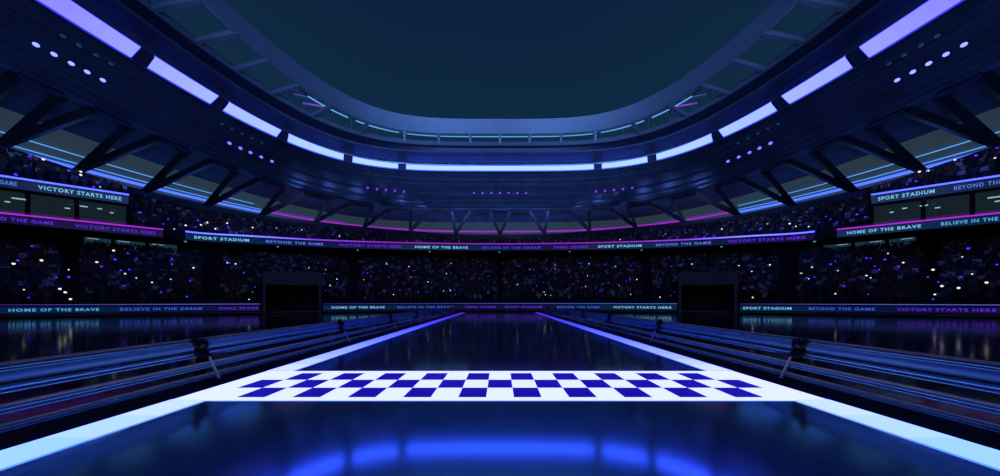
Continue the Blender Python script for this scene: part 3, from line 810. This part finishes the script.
# ------------------------------------------------------------------ the crowd
SHIRTS = [((0.55, 0.55, 0.60), 'white'), ((0.03, 0.04, 0.09), 'navy'), ((0.012, 0.012, 0.015), 'black'), ((0.05, 0.09, 0.25), 'blue'), ((0.18, 0.08, 0.04), 'brown'), ((0.12, 0.12, 0.135), 'grey')]
SKIN = [(0.34, 0.19, 0.13), (0.24, 0.13, 0.08), (0.10, 0.05, 0.035)]
POSES = ['arms down', 'both arms raised', 'one arm raised']
def person_mesh(pose, shirt, skin, hair):
    """One continuous body: skeleton with radii, skinned."""
    J = {'pel': (0, 0, 0.95), 'che': (0, 0.0, 1.30), 'nec': (0, 0.01, 1.50), 'hd1': (0, -0.02, 1.60), 'hd2': (0, -0.01, 1.72)}
    Rr = {'pel': 0.135, 'che': 0.155, 'nec': 0.055, 'hd1': 0.085, 'hd2': 0.09}
    E_ = [('pel', 'che'), ('che', 'nec'), ('nec', 'hd1'), ('hd1', 'hd2')]
    for sd, q in ((-1, 'l'), (1, 'r')):
        up = pose == 1 or (pose == 2 and sd > 0)
        J['sh' + q] = (sd * 0.19, 0, 1.43); Rr['sh' + q] = 0.065
        J['el' + q] = (sd * 0.36, -0.05, 1.60) if up else (sd * 0.27, 0.02, 1.16); Rr['el' + q] = 0.048
        J['wr' + q] = (sd * 0.30, -0.10, 1.85) if up else (sd * 0.25, -0.10, 0.93); Rr['wr' + q] = 0.036
        J['ha' + q] = (sd * 0.29, -0.12, 1.97) if up else (sd * 0.24, -0.13, 0.82); Rr['ha' + q] = 0.042
        J['hi' + q] = (sd * 0.10, 0, 0.86); Rr['hi' + q] = 0.10
        J['kn' + q] = (sd * 0.11, -0.02, 0.48); Rr['kn' + q] = 0.07
        J['an' + q] = (sd * 0.12, 0.02, 0.09); Rr['an' + q] = 0.05
        J['to' + q] = (sd * 0.13, -0.15, 0.045); Rr['to' + q] = 0.042
        E_ += [('che', 'sh' + q), ('sh' + q, 'el' + q), ('el' + q, 'wr' + q), ('wr' + q, 'ha' + q), ('pel', 'hi' + q), ('hi' + q, 'kn' + q), ('kn' + q, 'an' + q), ('an' + q, 'to' + q)]
    names = list(J)
    me = bpy.data.meshes.new('skeleton')
    me.from_pydata([J[n] for n in names], [(names.index(a), names.index(b)) for a, b in E_], [])
    o = bpy.data.objects.new('skeleton', me); C.objects.link(o)
    md = o.modifiers.new('skin', 'SKIN'); md.use_smooth_shade = True
    for i, n in enumerate(names):
        me.skin_vertices[0].data[i].radius = (Rr[n] * (1.15 if n in ('che', 'pel') else 1), Rr[n] * (0.85 if n in ('che', 'pel') else 1))
        me.skin_vertices[0].data[i].use_root = n == 'pel'
    dg = bpy.context.evaluated_depsgraph_get()
    res = bpy.data.meshes.new_from_object(o.evaluated_get(dg))
    bpy.data.objects.remove(o); bpy.data.meshes.remove(me)
    a = res.color_attributes.new('tint', 'FLOAT_COLOR', 'CORNER'); buf = []
    trou = rnd.choice([(0.02, 0.025, 0.05), (0.015, 0.015, 0.018), (0.05, 0.06, 0.10)])
    for p in res.polygons:
        x, y, z = p.center
        hand = abs(x) > 0.2 and (z < 0.95 or z > 1.83)
        if z > 1.70 or (z > 1.6 and y > 0.03 and abs(x) < 0.12): c = hair
        elif (z > 1.5 and abs(x) < 0.13) or hand: c = skin
        elif z < 0.92 and abs(x) < 0.22: c = (0.02, 0.02, 0.02) if z < 0.1 else trou
        else: c = shirt
        buf += [*c, 1] * p.loop_total
    a.data.foreach_set('color', buf)
    res.materials.append(M['crowd'])
    return res
PERSON = {}
def spectator(p, face, pose, si, sc, lab, grp):
    key = (pose, si)
    if key not in PERSON:
        PERSON[key] = person_mesh(pose, SHIRTS[si][0], SKIN[si % 3], rnd.choice([(0.02, 0.015, 0.01), (0.08, 0.05, 0.03), (0.25, 0.18, 0.09)]))
    o = bpy.data.objects.new('spectator', PERSON[key])
    o.location = p; o.rotation_euler = (0, 0, face); o.scale = (sc, sc, sc)
    C.objects.link(o)
    return prop(o, lab, 'person', grp)
def lo_person(m, p, face, sc, pose):
    """A small figure for the mass of the crowd, added to one mesh."""
    cs, sn = math.cos(face), math.sin(face)
    def T(x, y, z): return (p.x + sc * (x * cs - y * sn), p.y + sc * (x * sn + y * cs), p.z + sc * z)
    v = rnd.random()
    shirt = rnd.choice([(0.5, 0.5, 0.56), (0.32, 0.34, 0.45)]) if v < 0.13 else (rnd.choice([(0.17, 0.06, 0.025), (0.11, 0.07, 0.045)]) if v < 0.30 else rnd.choice([(0.02, 0.03, 0.06), (0.010, 0.010, 0.013), (0.018, 0.018, 0.024), (0.03, 0.05, 0.12), (0.05, 0.05, 0.06)]))
    skin = rnd.choice(SKIN); trou = (0.02, 0.022, 0.035)
    def tap(z0, a0, b0, z1, a1, b1, c, y0=0.0, y1=0.0, x0=0.0, x1=0.0):
        k = len(m.v)
        m.v += [T(x0 + i * a0, y0 + j * b0, z0) for i, j in ((-1, -1), (1, -1), (1, 1), (-1, 1))]
        m.v += [T(x1 + i * a1, y1 + j * b1, z1) for i, j in ((-1, -1), (1, -1), (1, 1), (-1, 1))]
        for i in range(4):
            j = (i + 1) % 4; m.face((k + i, k + j, k + 4 + j, k + 4 + i), c)
        m.face((k + 4, k + 5, k + 6, k + 7), c)
    tap(0.0, 0.15, 0.10, 0.92, 0.17, 0.11, trou)
    tap(0.90, 0.16, 0.11, 1.47, 0.22, 0.12, shirt)
    k = len(m.v)
    m.v += [T(0, 0, 1.46), T(0.095, 0, 1.62), T(0, 0.10, 1.62), T(-0.095, 0, 1.62), T(0, -0.10, 1.62), T(0, 0, 1.77)]
    for i in range(4):
        m.face((k, k + 1 + (i + 1) % 4, k + 1 + i), skin); m.face((k + 5, k + 1 + i, k + 1 + (i + 1) % 4), (0.03, 0.02, 0.015))
    for sd in (-1, 1):
        if pose == 1 or (pose == 2 and sd > 0): tap(1.38, 0.05, 0.05, 1.95, 0.035, 0.035, shirt if rnd.random() < 0.6 else skin, 0, -0.12, sd * 0.23, sd * 0.32)
        elif pose == 0: tap(0.85, 0.04, 0.04, 1.43, 0.05, 0.05, shirt, -0.08, 0, sd * 0.25, sd * 0.24)
def tread(kind, ph, k):
    """Standing point on row k of a stand."""
    if kind == 'low':
        r0, _h = low_row(k); _r, h1 = low_row(k + 1); H = h1(ph)
    elif kind == 'up':
        r0, _h = up_row(k); _r, H = up_row(k + 1)
    else:
        r0 = mix(off(Q_R, 0.5), off(FOOT_R, -0.8), k / 9); H = 16.9 + 4.0 * (k + 1) / 9
    d = (low_row(k + 1)[0](ph) if kind == 'low' else up_row(k + 1)[0](ph) if kind == 'up' else mix(off(Q_R, 0.5), off(FOOT_R, -0.8), (k + 1) / 9)(ph)) - r0(ph)
    if int((k + 1) * d / 0.62) == int(k * d / 0.62): return None   # rows too shallow to stand in
    return at(off(r0, 0.45 * d), ph, H)
AISLE = [0.0, 0.585, 1.15, 1.72]
def free(u, kind):
    if kind == 'low':
        return min(abs(abs(u) - a) for a in AISLE) > (0.012 if abs(u) < 0.3 else 0.022 if abs(u) < 1 else 0.04)
    return True
# where small lights are held up: direction in degrees, how far up the stand, height over the tread
GLOW = {}
GLOW['LW'] = [(-62.8,0.4,2.0),(-61.4,0.48,2.0),(-59.9,0.33,2.0),(-58.2,0.49,2.0),(-57.1,0.76,2.0),(-56.3,0.29,2.0),(-54.3,0.15,2.0),(-52.8,0.21,2.0),(-50.8,0.45,2.0),(-47.5,0.6,2.0),(-62.3,0.09,1.3),(-60.4,0.03,2.0),(-60.1,0.06,1.3),(-59.8,0.03,0.7),(-45.1,0.03,0.7),(-46.6,0.58,2.0),(-55.5,0.22,2.0),(-37.4,0.54,2.0),(-34.9,0.5,2.0),(-33.1,0.28,2.0),(-34.2,0.15,2.0),(-44.7,0.08,1.3),(-28.6,0.28,2.0),(-24.4,0.69,2.0),(-20.0,0.62,2.0),(-19.5,0.35,2.0),(-16.1,0.24,2.0),(-12.1,0.44,2.0),(-11.1,0.73,2.0),(-11.2,0.07,2.0),(-12.7,0.06,2.0),(-23.1,0.06,1.3),(-28.4,0.06,0.7),(12.4,0.69,2.0),(12.4,0.57,2.0),(19.6,0.7,2.0),(24.8,0.61,2.0),(6.8,0.55,2.0),(19.3,0.38,2.0),(28.7,0.28,2.0),(25.5,0.16,2.0),(18.9,0.14,2.0),(10.0,0.04,2.0),(10.3,0.06,1.3),(11.5,0.05,1.3),(27.6,0.06,1.3),(32.6,0.07,0.7),(37.5,0.64,2.0),(43.7,0.56,2.0),(4.0,0.19,2.0),(45.2,0.41,2.0),(47.2,0.55,2.0),(50.3,0.34,2.0),(51.3,0.46,2.0),(51.0,0.23,2.0),(53.5,0.37,2.0),(55.7,0.26,2.0),(56.0,0.22,2.0),(57.2,0.69,2.0),(58.2,0.48,2.0),(53.3,0.05,1.3),(60.0,0.33,2.0),(60.1,0.03,1.3),(61.6,0.54,2.0),(62.1,0.24,2.0),(62.8,0.11,2.0),(61.4,0.04,2.0),(45.3,0.06,0.7),(60.5,0.07,2.0)]
GLOW['LP'] = [(-61.9,0.75,2.0),(-62.6,0.46,2.0),(-60.6,0.2,2.0),(-59.9,0.21,2.0),(-57.9,0.41,2.0),(-57.0,0.56,2.0),(-56.1,0.71,2.0),(-55.5,0.6,2.0),(-56.6,0.35,2.0),(-56.0,0.37,2.0),(-56.4,0.09,2.0),(-52.7,0.64,2.0),(-52.7,0.51,2.0),(-51.1,0.19,2.0),(-47.3,0.6,2.0),(-45.7,0.38,2.0),(-62.0,0.05,0.7),(-53.6,0.07,1.3),(-54.9,0.06,0.7),(-51.4,0.07,0.7),(-36.0,0.68,2.0),(-34.8,0.66,2.0),(-35.1,0.4,2.0),(-32.2,0.16,2.0),(-34.9,0.05,2.0),(-44.4,0.1,2.0),(-27.3,0.6,2.0),(-27.9,0.43,2.0),(-27.3,0.35,2.0),(-24.0,0.34,2.0),(-24.5,0.72,2.0),(-19.0,0.51,2.0),(-15.4,0.23,2.0),(-24.9,0.07,2.0),(-21.8,0.07,2.0),(-18.1,0.04,2.0),(-10.2,0.06,1.3),(-9.1,0.06,1.3),(4.3,0.65,2.0),(10.5,0.57,2.0),(17.7,0.72,2.0),(22.8,0.68,2.0),(27.6,0.63,2.0),(34.5,0.59,2.0),(35.8,0.61,2.0),(15.8,0.35,2.0),(9.9,0.23,2.0),(8.4,0.16,2.0),(23.4,0.22,2.0),(26.8,0.25,2.0),(27.4,0.3,2.0),(25.0,0.19,2.0),(18.2,0.12,2.0),(21.8,0.05,2.0),(34.4,0.03,1.3),(34.9,0.03,2.0),(44.3,0.08,2.0),(6.6,0.24,2.0),(46.5,0.39,2.0),(52.9,0.51,2.0),(53.3,0.57,2.0),(50.8,0.25,2.0),(51.5,0.26,2.0),(54.0,0.09,2.0),(55.8,0.04,1.3),(55.7,0.61,2.0),(56.0,0.6,2.0),(57.0,0.56,2.0),(56.3,0.43,2.0),(56.6,0.36,2.0),(57.9,0.41,2.0),(59.7,0.21,2.0),(60.3,0.13,2.0),(61.5,0.2,2.0),(61.9,0.7,2.0),(63.3,0.38,2.0),(60.0,0.03,0.7)]
GLOW['UW'] = [(-51.5,0.05,2.0),(-50.1,0.15,2.0),(-49.5,0.29,2.0),(-47.5,0.36,2.0),(-52.5,0.09,0.7),(-48.7,0.03,2.0),(-44.7,0.23,2.0),(-41.8,0.34,2.0),(-38.4,0.34,2.0),(-32.7,0.05,2.0),(12.6,0.22,1.3),(25.7,0.13,1.3),(33.5,0.19,2.0),(41.6,0.27,2.0),(20.4,0.08,1.3),(46.9,0.35,2.0),(49.2,0.25,2.0),(49.8,0.1,2.0),(51.0,0.03,2.0),(-56.5,0.1,2.0),(56.6,0.15,2.0)]
GLOW['UP'] = [(-55.2,0.24,2.0),(-53.0,0.19,2.0),(-53.4,0.1,1.3),(-50.6,0.03,2.0),(-50.4,0.34,2.0),(-47.4,0.18,2.0),(32.5,0.16,2.0),(36.6,0.19,2.0),(39.2,0.15,2.0),(43.9,0.13,1.3),(44.9,0.06,2.0),(46.2,0.14,2.0),(52.5,0.34,2.0),(52.9,0.19,2.0),(53.4,0.03,2.0),(51.9,0.14,2.0),(55.0,0.18,2.0),(55.6,0.03,2.0),(50.2,0.33,2.0)]
GLOW['QW'] = [(-61.3,0.97,2.0),(-59.2,0.97,2.0),(-59.2,0.28,2.0),(-58.0,0.31,0.7),(58.7,0.53,1.3),(59.2,0.95,2.0),(59.7,0.63,2.0),(61.2,0.97,2.0),(63.2,0.32,2.0)]
GLOW['QP'] = [(-62.0,0.87,2.0),(-59.9,0.52,2.0),(-59.4,0.4,1.3),(-58.4,0.03,0.7),(-62.7,0.03,0.7),(58.4,0.62,0.7),(59.0,0.03,1.3),(59.5,0.28,1.3),(62.3,0.78,2.0),(63.3,0.84,2.0)]
def glow_at(key, dg_, t, hh):
    ph = R(dg_)
    if key[0] == 'L': r_, H = mix(off(WALL_R, 1.2), BACK_R, t), -0.75 + (h_back(ph) - 0.15) * t
    elif key[0] == 'U': r_, H = mix(off(UP_R, 0.6), off(FOOT_R, -0.8), t), 13.3 + 7 * t
    else: r_, H = mix(off(Q_R, 0.5), off(FOOT_R, -0.8), t), 16.9 + 4 * t
    return at(off(r_, -0.1), ph, H + hh)
GLOW_AT = {}
for key, lst in GLOW.items():
    for g_ in lst:
        q = glow_at(key, *g_)
        for i in (-1, 0, 1):
            for j in (-1, 0, 1):
                GLOW_AT.setdefault((int(q.x // 4) + i, int(q.y // 4) + j), []).append(q)
n_person = 0
crowd = MB()
for kind, rows_, u_max, gap, fill in (('low', LOW_N, 2.15, 0.60, 0.86), ('up', UP_N, 1.55, 0.80, 0.75)):
    for k in range(rows_):
        ph = -math.atan(u_max)
        while ph < math.atan(u_max):
            p = tread(kind, ph, k)
            u = math.tan(ph)
            g_ = gap if k > 3 or kind != 'low' else 0.90
            ph += g_ / (math.hypot(p.x, p.y) if p else 70) * (0.9 + 0.25 * rnd.random())
            if p is None: continue
            if any((p.x - q.x) ** 2 + (p.y - q.y) ** 2 < 0.22 for q in GLOW_AT.get((int(p.x // 4), int(p.y // 4)), ())): continue
            if rnd.random() > fill or not free(u, kind): continue
            if kind == 'low' and 0.69 < abs(u) < 0.975 and math.hypot(p.x, p.y) < WALL_R(math.atan(u)) + 6.8: continue
            if kind == 'low' and k >= LOW_N - 4 and any(abs(u - (c - 500) / 250) < w for c, w in ((352, 0.05), (500, 0.045), (643, 0.035), (234, 0.05), (766, 0.05))): continue
            face = -math.atan2(p.x, p.y) + (rnd.random() - 0.5) * 0.5
            pose = rnd.choice([0, 0, 0, 1, 2]); sc = 0.92 + 0.16 * rnd.random()
            if kind == 'low' and k < 3 and abs(u) < 0.66 and n_person < 300 and rnd.random() < 0.9:
                si = rnd.choice([0, 1, 1, 2, 2, 3, 4, 4, 5])
                sect = 'left of the middle aisle' if u < -0.0 else 'right of the middle aisle'
                row = ('front row', 'second row', 'third row')[k]
                art = 'a grey' if SHIRTS[si][1] == 'grey' else 'a ' + SHIRTS[si][1]
                spectator(p, face, pose, si, sc, f'spectator in {art} top, {POSES[pose]}, {row} {sect}', f'spectators, {row} {sect}, {SHIRTS[si][1]} tops, {POSES[pose]}')
                n_person += 1
            else:
                lo_person(crowd, p, face, sc, pose)
for s_ in (-1, 1):
    for k in range(9):
        ph = math.atan(1.50)
        while ph < math.atan(2.12):
            p = tread('bal', s_ * ph, k)
            ph += 0.85 / (math.hypot(p.x, p.y) if p else 75) * (0.8 + 0.4 * rnd.random())
            if p and any((p.x - q.x) ** 2 + (p.y - q.y) ** 2 < 0.22 for q in GLOW_AT.get((int(p.x // 4), int(p.y // 4)), ())): continue
            if p and rnd.random() < 0.8: lo_person(crowd, p, -math.atan2(p.x, p.y), 0.95 + 0.1 * rnd.random(), rnd.choice([0, 0, 1, 2]))
    for x in (4, 8, 13, 22, 30, 45, 53, 57, 72, 93, 98, 108):   # guests standing at the suite glass
        xx = x if s_ < 0 else 1000 - x
        p = at(off(P_R, 0.85), az(xx), 11.9)
        lo_person(crowd, p, -math.atan2(p.x, p.y), 1.0, 0)
co = crowd.build('crowd', M['crowd'])
prop(co, 'packed mass of spectators filling the dark stands behind the front rows', 'crowd', None, 'stuff')

# ------------------------------------------------------------------ small lights held up in the crowd
FLASH = mat('white_torch_light', (0.8, 0.8, 0.8), 0.4, emit=(1.0, 0.97, 0.9), es=1.0, sampled=False)
PGLOW = mat('violet_glow_light', (0.1, 0.05, 0.3), 0.4, emit=(0.12, 0.035, 1.6), es=1.0, sampled=False)
def lamp_shape(r):
    b_ = MB()
    b_.tube([(0, 0, -r * 0.98), (0, 0, -r * 0.7), (0, 0, -r * 0.25), (0, 0, r * 0.25), (0, 0, r * 0.7), (0, 0, r * 0.98)], [r * 0.2, r * 0.7, r * 0.97, r * 0.97, r * 0.7, r * 0.2], 10)
    return b_
protos = {}
for key, lst in GLOW.items():
    white = key.endswith('W')
    for i, (dg_, t, hh) in enumerate(lst):
        p = glow_at(key, dg_, t, hh)
        big = rnd.choice([1.0, 1.0, 0.8, 0.62]) if white else rnd.choice([1.0, 0.85, 0.7])
        sc = big * math.hypot(p.x, p.y) / 62.0
        nm = 'torch_light' if white else 'glow_light'
        if white not in protos:
            a = lamp_shape(0.115 if white else 0.115).build('bulb', FLASH if white else PGLOW)
            h = MB(); h.tube([(0, 0, -0.9), (0, 0, -0.2)], 0.035, 6)
            h = h.build('grip', M['black'])
            protos[white] = (a.data, h.data)
            bpy.data.objects.remove(a); bpy.data.objects.remove(h)
        tier = {'L': 'lower stand', 'U': 'upper tier', 'Q': 'upper balcony'}[key[0]]
        sec = 'far left part' if dg_ < -47 else 'left middle part' if dg_ < 0 else 'right middle part' if dg_ < 47 else 'far right part'
        col = 'white torch light' if white else 'small violet glow light'
        e_ = empty(nm, p, f'{col} held up in the {sec} of the {tier}', 'hand light', f'{col}s, {sec} of the {tier}')
        e_.scale = (sc, sc, sc)
        for n_, d_ in (('bulb', protos[white][0]), ('grip', protos[white][1])):
            o = bpy.data.objects.new(n_, d_); o.parent = e_; C.objects.link(o)
#--NEXT--
